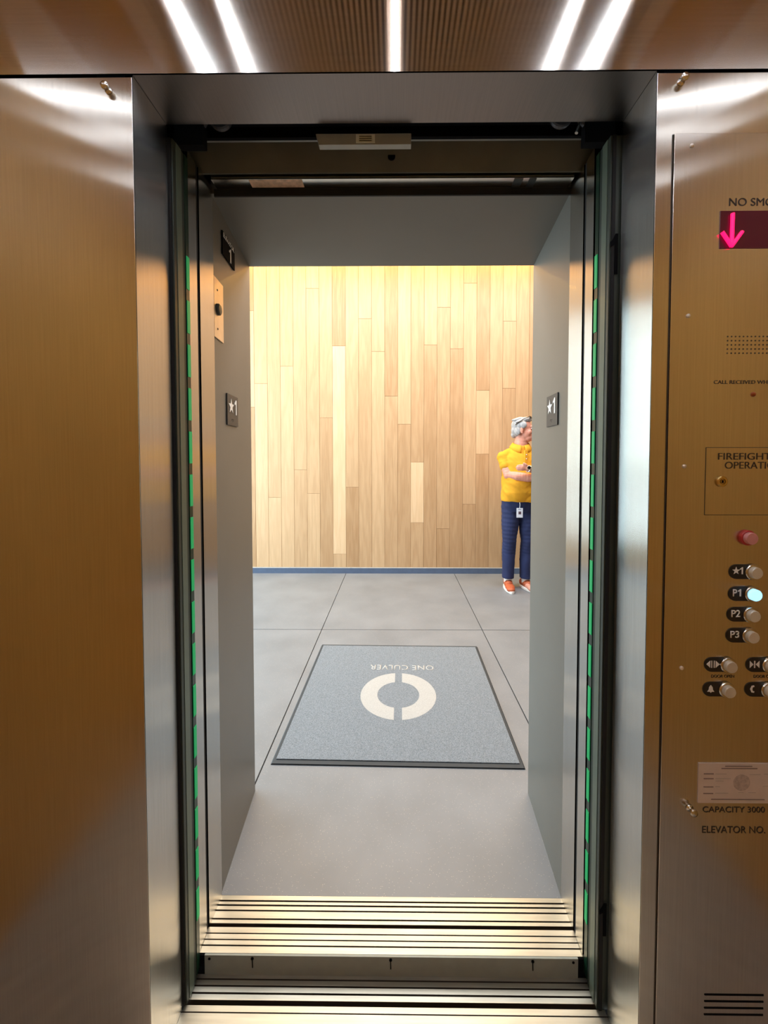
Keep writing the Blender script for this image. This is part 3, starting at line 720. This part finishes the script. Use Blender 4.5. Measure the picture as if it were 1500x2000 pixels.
def ell(bm, c, r, rot=None, n=16):
    c = Vector(c); nv = max(6, n // 2)
    def pt(x, y, z):
        p = Vector((x * r[0], y * r[1], z * r[2])); return bm.verts.new(c + (rot @ p if rot is not None else p))
    top, bot = pt(0, 0, 1), pt(0, 0, -1); rings = []
    for j in range(1, nv):
        ph = math.pi * j / nv; rings.append([pt(math.sin(ph) * math.cos(2 * math.pi * i / n), math.sin(ph) * math.sin(2 * math.pi * i / n), math.cos(ph)) for i in range(n)])
    for i in range(n):
        bm.faces.new([top, rings[0][i], rings[0][(i + 1) % n]]); bm.faces.new([bot, rings[-1][(i + 1) % n], rings[-1][i]])
        for a_, b2 in zip(rings, rings[1:]): bm.faces.new([a_[i], b2[i], b2[(i + 1) % n], a_[(i + 1) % n]])
def cap(bm, a, b_, ra, rb, n=16, flat=1.0):
    """tapered limb piece with round ends"""
    a, b_ = Vector(a), Vector(b_); L = (b_ - a).length; steps = max(3, int(L / (.6 * min(ra, rb))) + 1)
    for i in range(steps + 1):
        u = i / steps; r = ra + (rb - ra) * u
        ell(bm, a.lerp(b_, u), (r, r * flat, r), None, n)
def chain(bm, pts, n=14):
    for (a, ra), (b_, rb) in zip(pts, pts[1:]): cap(bm, a, b_, ra, rb, n)
def stack(bm, rows, n=40):
    """torso-like loft: rows of (z, cx, cy, rx, ry, power)"""
    rings = []
    for z, cx_, cy_, rx, ry, pw in rows:
        ring = []
        for i in range(n):
            a = 2 * math.pi * i / n; c, s = math.cos(a), math.sin(a)
            ring.append(bm.verts.new((cx_ + rx * math.copysign(abs(c) ** pw, c), cy_ + ry * math.copysign(abs(s) ** pw, s), z)))
        rings.append(ring)
    for k in range(len(rings) - 1):
        for i in range(n): bm.faces.new([rings[k][i], rings[k][(i + 1) % n], rings[k + 1][(i + 1) % n], rings[k + 1][i]])
    bm.faces.new(rings[0][::-1]); bm.faces.new(rings[-1])
def fuse(name, bm, mat, parent, voxel=.005, smooth=2, folds=None, **k):
    """union of overlapping volumes -> one continuous skin"""
    me = bpy.data.meshes.new(name); bm.to_mesh(me); bm.free()
    o = bpy.data.objects.new(name, me); COL.objects.link(o)
    md = o.modifiers.new('r', 'REMESH'); md.mode = 'VOXEL'; md.voxel_size = voxel; md.use_smooth_shade = True
    if smooth: sm = o.modifiers.new('s', 'SMOOTH'); sm.factor = .5; sm.iterations = smooth
    dg = bpy.context.evaluated_depsgraph_get(); dg.update()
    me2 = bpy.data.meshes.new_from_object(o.evaluated_get(dg)); me2.name = name
    o.modifiers.clear(); o.data = me2; bpy.data.meshes.remove(me)
    if folds:
        amp, fx, fy, fz = folds
        nrm = [v.normal.copy() for v in me2.vertices]
        for v, n_ in zip(me2.vertices, nrm):
            c_ = v.co.copy(); q = Vector((c_.x * fx + c_.z * 2.2, c_.y * fy, c_.z * fz - abs(c_.x) * 9))
            v.co = c_ + n_ * amp * (mnoise.noise(q) + .5 * mnoise.noise(q * 2.1))
    me2.materials.clear(); me2.materials.append(mat)
    for p in me2.polygons: p.use_smooth = True
    o.parent = parent
    for kk, v in k.items(): o[kk] = v
    return o
man = thing('person', 'grey haired man in yellow polo shirt and navy trousers, arms crossed, by the wood wall', 'person', (1.262, 3.93, 0))
HR = Matrix.Rotation(R(64), 4, 'Z')              # head turned to the picture's right
HO = Vector((.028, -.005, 0))
def hp(x, y, z): return (HR @ Vector((x, y, 0))) + Vector((HO.x, HO.y, z))
HR3 = HR.to_3x3()
# joints
RSH, REL, RWR = (-.172, .0, 1.350), (-.142, -.085, 1.172), (.110, -.205, 1.150)
LSH, LEL, LWR = (.180, .0, 1.350), (.235, -.10, 1.150), (-.002, -.237, 1.243)
HPR, KNR, ANR = (-.085, .01, .90), (-.105, -.01, .50), (-.108, .02, .09)
HPL, KNL, ANL = (.075, .01, .90), (.082, -.01, .50), (.072, .02, .09)

bm = bmesh.new()
# skull, face, jaw
ell(bm, hp(0, .012, 1.655), (.072, .092, .090), HR3, 24)
ell(bm, hp(0, -.030, 1.600), (.060, .058, .085), HR3, 24)
ell(bm, hp(0, -.045, 1.545), (.046, .045, .040), HR3, 18)      # jaw
ell(bm, hp(0, -.082, 1.528), (.022, .018, .018), HR3, 14)      # chin
ell(bm, hp(0, -.086, 1.655), (.042, .012, .014), HR3, 14)      # brow
chain(bm, [(hp(0, -.088, 1.640), .009), (hp(0, -.104, 1.606), .013), (hp(0, -.100, 1.598), .012)])   # nose
for s in (-1, 1):
    ell(bm, hp(s * .012, -.096, 1.598), (.008, .010, .007), HR3, 10)
    ell(bm, hp(s * .036, -.064, 1.600), (.024, .022, .026), HR3, 14)     # cheek
    ell(bm, hp(s * .074, .006, 1.620), (.009, .017, .031), HR3, 14)      # ear
    ell(bm, hp(s * .074, .000, 1.594), (.008, .010, .012), HR3, 10)
ell(bm, hp(0, -.092, 1.566), (.021, .009, .006), HR3, 12)
ell(bm, hp(0, -.090, 1.553), (.019, .010, .007), HR3, 12)
# neck and torso core
cap(bm, (.024, .008, 1.58), (0, .012, 1.42), .062, .074, 20)
stack(bm, [(.86, 0, 0, .14, .10, .9), (.98, 0, -.01, .17, .13, .9), (1.15, 0, -.01, .165, .13, .9), (1.30, 0, 0, .18, .115, .9), (1.40, 0, .01, .15, .08, .9), (1.44, 0, .01, .08, .06, 1)])
# arms
chain(bm, [(RSH, .055), (REL, .049), ((-.07, -.135, 1.160), .050), ((.02, -.175, 1.150), .043), (RWR, .031)])
chain(bm, [(LSH, .052), (LEL, .046), ((.185, -.165, 1.175), .042), (LWR, .029)])
# left hand resting over the right upper arm: palm, four fingers, thumb
cap(bm, (-.014, -.238, 1.246), (-.048, -.238, 1.250), .026, .030, 12, .62)
for k, (dz, ln, rr_) in enumerate(((.024, .068, .0088), (.008, .078, .0092), (-.008, .072, .0088), (-.022, .056, .0078))):
    a = Vector((-.048, -.236, 1.250 + dz)); ln *= .8; d1_ = Vector((-1, -.02, -.04)).normalized()
    p1 = a + d1_ * ln * .45; p2 = p1 + Vector((-.86, .45, -.10)).normalized() * ln * .32; p3 = p2 + Vector((-.62, .75, -.15)).normalized() * ln * .28
    chain(bm, [(a, rr_ * 1.1), (p1, rr_ * 1.04), (p2, rr_ * .96), (p3, rr_ * .85)], 10)
chain(bm, [((-.008, -.246, 1.258), .012), ((-.026, -.256, 1.280), .0105), ((-.046, -.252, 1.291), .0095)], 10)
# right hand tucked under the left arm
cap(bm, (.118, -.200, 1.140), (.160, -.185, 1.150), .025, .030, 12, .65)
for k, (dz, ln, rr_) in enumerate(((.024, .066, .0088), (.008, .076, .0092), (-.008, .070, .0088), (-.022, .054, .0078))):
    a = Vector((.165, -.186, 1.150 + dz)); p1 = a + Vector((.95, .28, .12)).normalized() * ln * .5; p2 = p1 + Vector((.75, .62, .12)).normalized() * ln * .3; p3 = p2 + Vector((.5, .85, .1)).normalized() * ln * .25
    chain(bm, [(a, rr_ * 1.1), (p1, rr_ * 1.04), (p2, rr_ * .96), (p3, rr_ * .85)], 10)
chain(bm, [((.130, -.212, 1.160), .012), ((.152, -.216, 1.184), .0105), ((.170, -.208, 1.202), .0092)], 10)
# legs and feet
for hpj, kn, an, s in ((HPR, KNR, ANR, -1), (HPL, KNL, ANL, 1)):
    chain(bm, [(hpj, .078), (kn, .052), ((kn[0], .012, .36), .052), (an, .036)])
    cap(bm, (an[0], .03, .052), (an[0] + s * .012, -.12, .036), .034, .028, 12)
body = fuse('body', bm, M['skin'], man, .0055, 2)
# eyes
for s in (-1, 1):
    bm = bmesh.new(); ell(bm, hp(s * .030, -.083, 1.637), (.011, .006, .007), HR3, 12)
    obj('eye', bm, plain('eye_white', (224, 216, 210), .4), man, smooth=True)
    bm = bmesh.new(); ell(bm, hp(s * .030, -.0885, 1.637), (.0048, .0025, .0048), HR3, 10)
    obj('iris', bm, plain('iris', (50, 46, 48), .3), man, smooth=True)
    bm = bmesh.new(); ell(bm, hp(s * .031, -.090, 1.656), (.018, .006, .0045), HR3, 10)
    obj('eyebrow', bm, M['hair'], man, smooth=True)
# hair: swept cap of locks
bm = bmesh.new()
ell(bm, hp(0, .030, 1.672), (.082, .090, .088), HR3, 24)
ell(bm, hp(0, .055, 1.625), (.074, .066, .075), HR3, 20)
ell(bm, hp(0, -.028, 1.728), (.060, .055, .030), HR3, 18)
ell(bm, hp(0, .092, 1.58), (.045, .030, .035), HR3, 18)
for s in (-1, 1):
    ell(bm, hp(s * .070, -.010, 1.672), (.016, .034, .036), HR3, 14)
    ell(bm, hp(s * .068, .042, 1.612), (.018, .030, .045), HR3, 14)
rs = random.Random(3)
for i in range(46):
    a = rs.uniform(-1.3, 1.3); u = rs.uniform(-.5, 1)
    p = hp(.074 * math.sin(a) * .95, .03 - .085 * u * math.cos(a) * .9, 1.70 + .052 * math.cos(a * .8) - .02 * abs(u))
    q = p + (HR3 @ Vector((.015 * math.sin(a), .045, -.012)))
    chain(bm, [(p, .010), (q, .007)], 8)
fuse('hair', bm, M['hair'], man, .0045, 1)
# sunglasses pushed up on the hair
bm = bmesh.new()
for s in (-1, 1):
    ell(bm, hp(s * .031, -.070, 1.752), (.026, .007, .017), HR3 @ Matrix.Rotation(R(-38), 3, 'X'), 16)
    tube(bm, [hp(s * .056, -.064, 1.752), hp(s * .078, -.02, 1.735), hp(s * .086, .05, 1.690), hp(s * .084, .065, 1.672)], .0035, 8)
tube(bm, [hp(-.010, -.074, 1.757), hp(.010, -.074, 1.757)], .003, 8)
obj('sunglasses', bm, plain('lens_dark', (40, 32, 28), .15), man, smooth=True)
# polo shirt
bm = bmesh.new()
stack(bm, [(.905, .0, -.012, .188, .142, .85), (.925, .0, -.014, .192, .148, .85), (1.00, .0, -.024, .192, .158, .86), (1.10, 0, -.026, .188, .158, .88),
           (1.20, 0, -.014, .186, .146, .88), (1.30, 0, -.002, .190, .130, .86), (1.35, 0, .004, .184, .114, .9), (1.395, .0, .010, .160, .098, 1), (1.430, .0, .012, .122, .086, 1), (1.462, .002, .014, .084, .076, 1)])
for sh, el, s in ((RSH, REL, -1), (LSH, LEL, 1)):
    a, e = Vector(sh), Vector(el)
    cap(bm, a, a.lerp(e, .46), .061, .063, 18); cap(bm, Vector((s * .08, .008, 1.395)), a, .058, .064, 18)
shirt = fuse('polo_shirt', bm, M['polo'], man, .0055, 2, (.008, 9, 9, 13))
bm = bmesh.new()
n = 28; ro = []
for i in range(n + 1):
    a = R(-78) + (2 * math.pi - R(24)) * i / n      # open at the front
    ca, sa = math.cos(a), math.sin(a)
    fwd = max(0, -sa)
    ro.append(((.006 + .080 * ca, .010 + .078 * sa, 1.500 - .030 * fwd), (.004 + .112 * ca, .008 + .108 * sa, 1.452 - .050 * fwd), (.004 + .105 * ca, .008 + .100 * sa, 1.440 - .050 * fwd)))
rows = [[bm.verts.new(q) for q in r_] for r_ in ro]
for a, b_ in zip(rows, rows[1:]):
    for j in range(2): bm.faces.new([a[j], b_[j], b_[j + 1], a[j + 1]])
cl = obj('collar', bm, M['polo'], shirt, smooth=True); sd = cl.modifiers.new('t', 'SOLIDIFY'); sd.thickness = .004
bm = bmesh.new(); prism(bm, [(.004, 1.420), (.034, 1.415), (.030, 1.290), (.004, 1.290)], 'y', -.135, -.098)
obj('placket', bm, M['polo'], shirt, bevel=.002)
for z in (1.375, 1.335):
    bm = bmesh.new(); lathe(bm, [(.005, -.1352), (.005, -.1375)], (.018, 0, z), 'y', 10); obj('shirt_button', bm, M['white_mark'], shirt)
# trousers
bm = bmesh.new()
stack(bm, [(.80, 0, .005, .160, .112, .85), (.86, 0, .0, .178, .125, .85), (.93, 0, -.008, .178, .130, .85), (.955, 0, -.008, .170, .125, .85)])
for hpj, kn, an, s in ((HPR, KNR, ANR, -1), (HPL, KNL, ANL, 1)):
    h_ = Vector(hpj); k_ = Vector(kn); a_ = Vector(an)
    chain(bm, [(h_ + Vector((0, 0, -.06)), .098), (h_.lerp(k_, .5), .087), (k_, .071), (k_.lerp(a_, .5) + Vector((0, .012, 0)), .067)], 20)
    stack(bm, [(.105, an[0], .018, .058, .068, .95), (.20, an[0], .012, .060, .067, .95), (.36, k_.lerp(a_, .4).x, .008, .065, .068, .95)], 28)
trs = fuse('trousers', bm, M['navy'], man, .0055, 2, (.0055, 6, 7, 7))
# socks and shoes
for an, s in ((ANR, -1), (ANL, 1)):
    bm = bmesh.new(); cap(bm, (an[0], .022, .07), (an[0], .020, .12), .042, .042, 14); fuse('sock', bm, M['sock'], man, .005, 1)
    yawf = Matrix.Rotation(R(s * 10 + 6), 3, 'Z')
    def fp(x, y, z): return (yawf @ Vector((x, y, 0))) + Vector((an[0], .02, z))
    bm = bmesh.new()
    ell(bm, fp(0, .035, .050), (.040, .050, .040), yawf, 16); ell(bm, fp(0, -.03, .050), (.043, .070, .042), yawf, 16)
    ell(bm, fp(0, -.10, .040), (.047, .075, .032), yawf, 16); ell(bm, fp(s * .003, -.15, .034), (.042, .045, .026), yawf, 16)
    cap(bm, fp(0, .02, .07), fp(0, .0, .085), .042, .038, 14)
    shoe = fuse('shoe', bm, M['shoe'], man, .005, 1)
    bm = bmesh.new(); pts = []
    for i in range(28):
        a = 2 * math.pi * i / 28; x_ = .050 * math.sin(a) * (1 - .12 * math.cos(a)); y_ = -.060 - .142 * math.cos(a)
        v = fp(x_, y_, 0); pts.append((v.x, v.y))
    prism(bm, pts, 'z', .0, .026); obj('sole', bm, M['sole'], shoe, bevel=.004)
    bm = bmesh.new()
    for j in range(4):
        y_ = -.035 - j * .022; z_ = .0905 - j * .006
        tube(bm, [fp(-.022, y_, z_ - .008), fp(0, y_ - .006, z_), fp(.022, y_, z_ - .008)], .0028, 6)
    tube(bm, [fp(-.02, -.035, .09), fp(-.034, -.05, .078)], .0025, 6); tube(bm, [fp(.02, -.035, .09), fp(.036, -.048, .078)], .0025, 6)
    obj('laces', bm, plain('laces', (150, 70, 42), .8), shoe)
# watch on the left wrist
ax = (Vector(LWR) - Vector((.185, -.165, 1.175))).normalized(); c = Vector(LWR) - ax * .008
u = ax.cross(Vector((0, 0, 1))).normalized(); w_ = ax.cross(u)
bm = bmesh.new()
ringpts = [c + (u * math.cos(t_) + w_ * math.sin(t_)) * .033 for t_ in [2 * math.pi * i / 24 for i in range(25)]]
tube(bm, ringpts, .0058, 8)
wt = obj('watch', bm, M['steel_bright'], man, smooth=True)
nd = Vector((-.15, -1, .25)).normalized(); fpnt = c + nd * .034
bm = bmesh.new(); lathe(bm, [(.020, 0), (.021, .004), (.019, .008), (.0185, .0082)], (0, 0, 0), 'z', 24)
bm.transform(Matrix.Translation(fpnt) @ nd.to_track_quat('Z', 'Y').to_matrix().to_4x4()); obj('watch_case', bm, M['steel_bright'], wt)
bm = bmesh.new(); lathe(bm, [(.015, .0082), (.015, .0090)], (0, 0, 0), 'z', 24)
bm.transform(Matrix.Translation(fpnt) @ nd.to_track_quat('Z', 'Y').to_matrix().to_4x4()); obj('watch_dial', bm, M['black'], wt)
# badge hanging at the belt
bd = thing('id_badge', 'small white card badge hanging on a cord from the navy trousers of the man', 'badge', (1.262 - .048, 3.93 - .150, .86))
bm = bmesh.new(); box(bm, -.031, .031, -.0025, .0, -.105, -.010); obj('card', bm, plain('card_white', (226, 232, 244), .35), bd, bevel=.002)
bm = bmesh.new(); box(bm, -.012, .014, -.0032, -.0024, -.072, -.044); obj('photo', bm, plain('photo_dark', (92, 74, 84), .5), bd)
bm = bmesh.new(); box(bm, -.016, .016, -.0032, -.0024, -.026, -.021); obj('card_print', bm, plain('print_blue', (92, 108, 150), .5), bd)
bm = bmesh.new(); tube(bm, [(0, -.001, -.008), (.002, -.002, .020), (0, .002, .046)], .0028, 8); obj('cord', bm, M['white_mark'], bd)
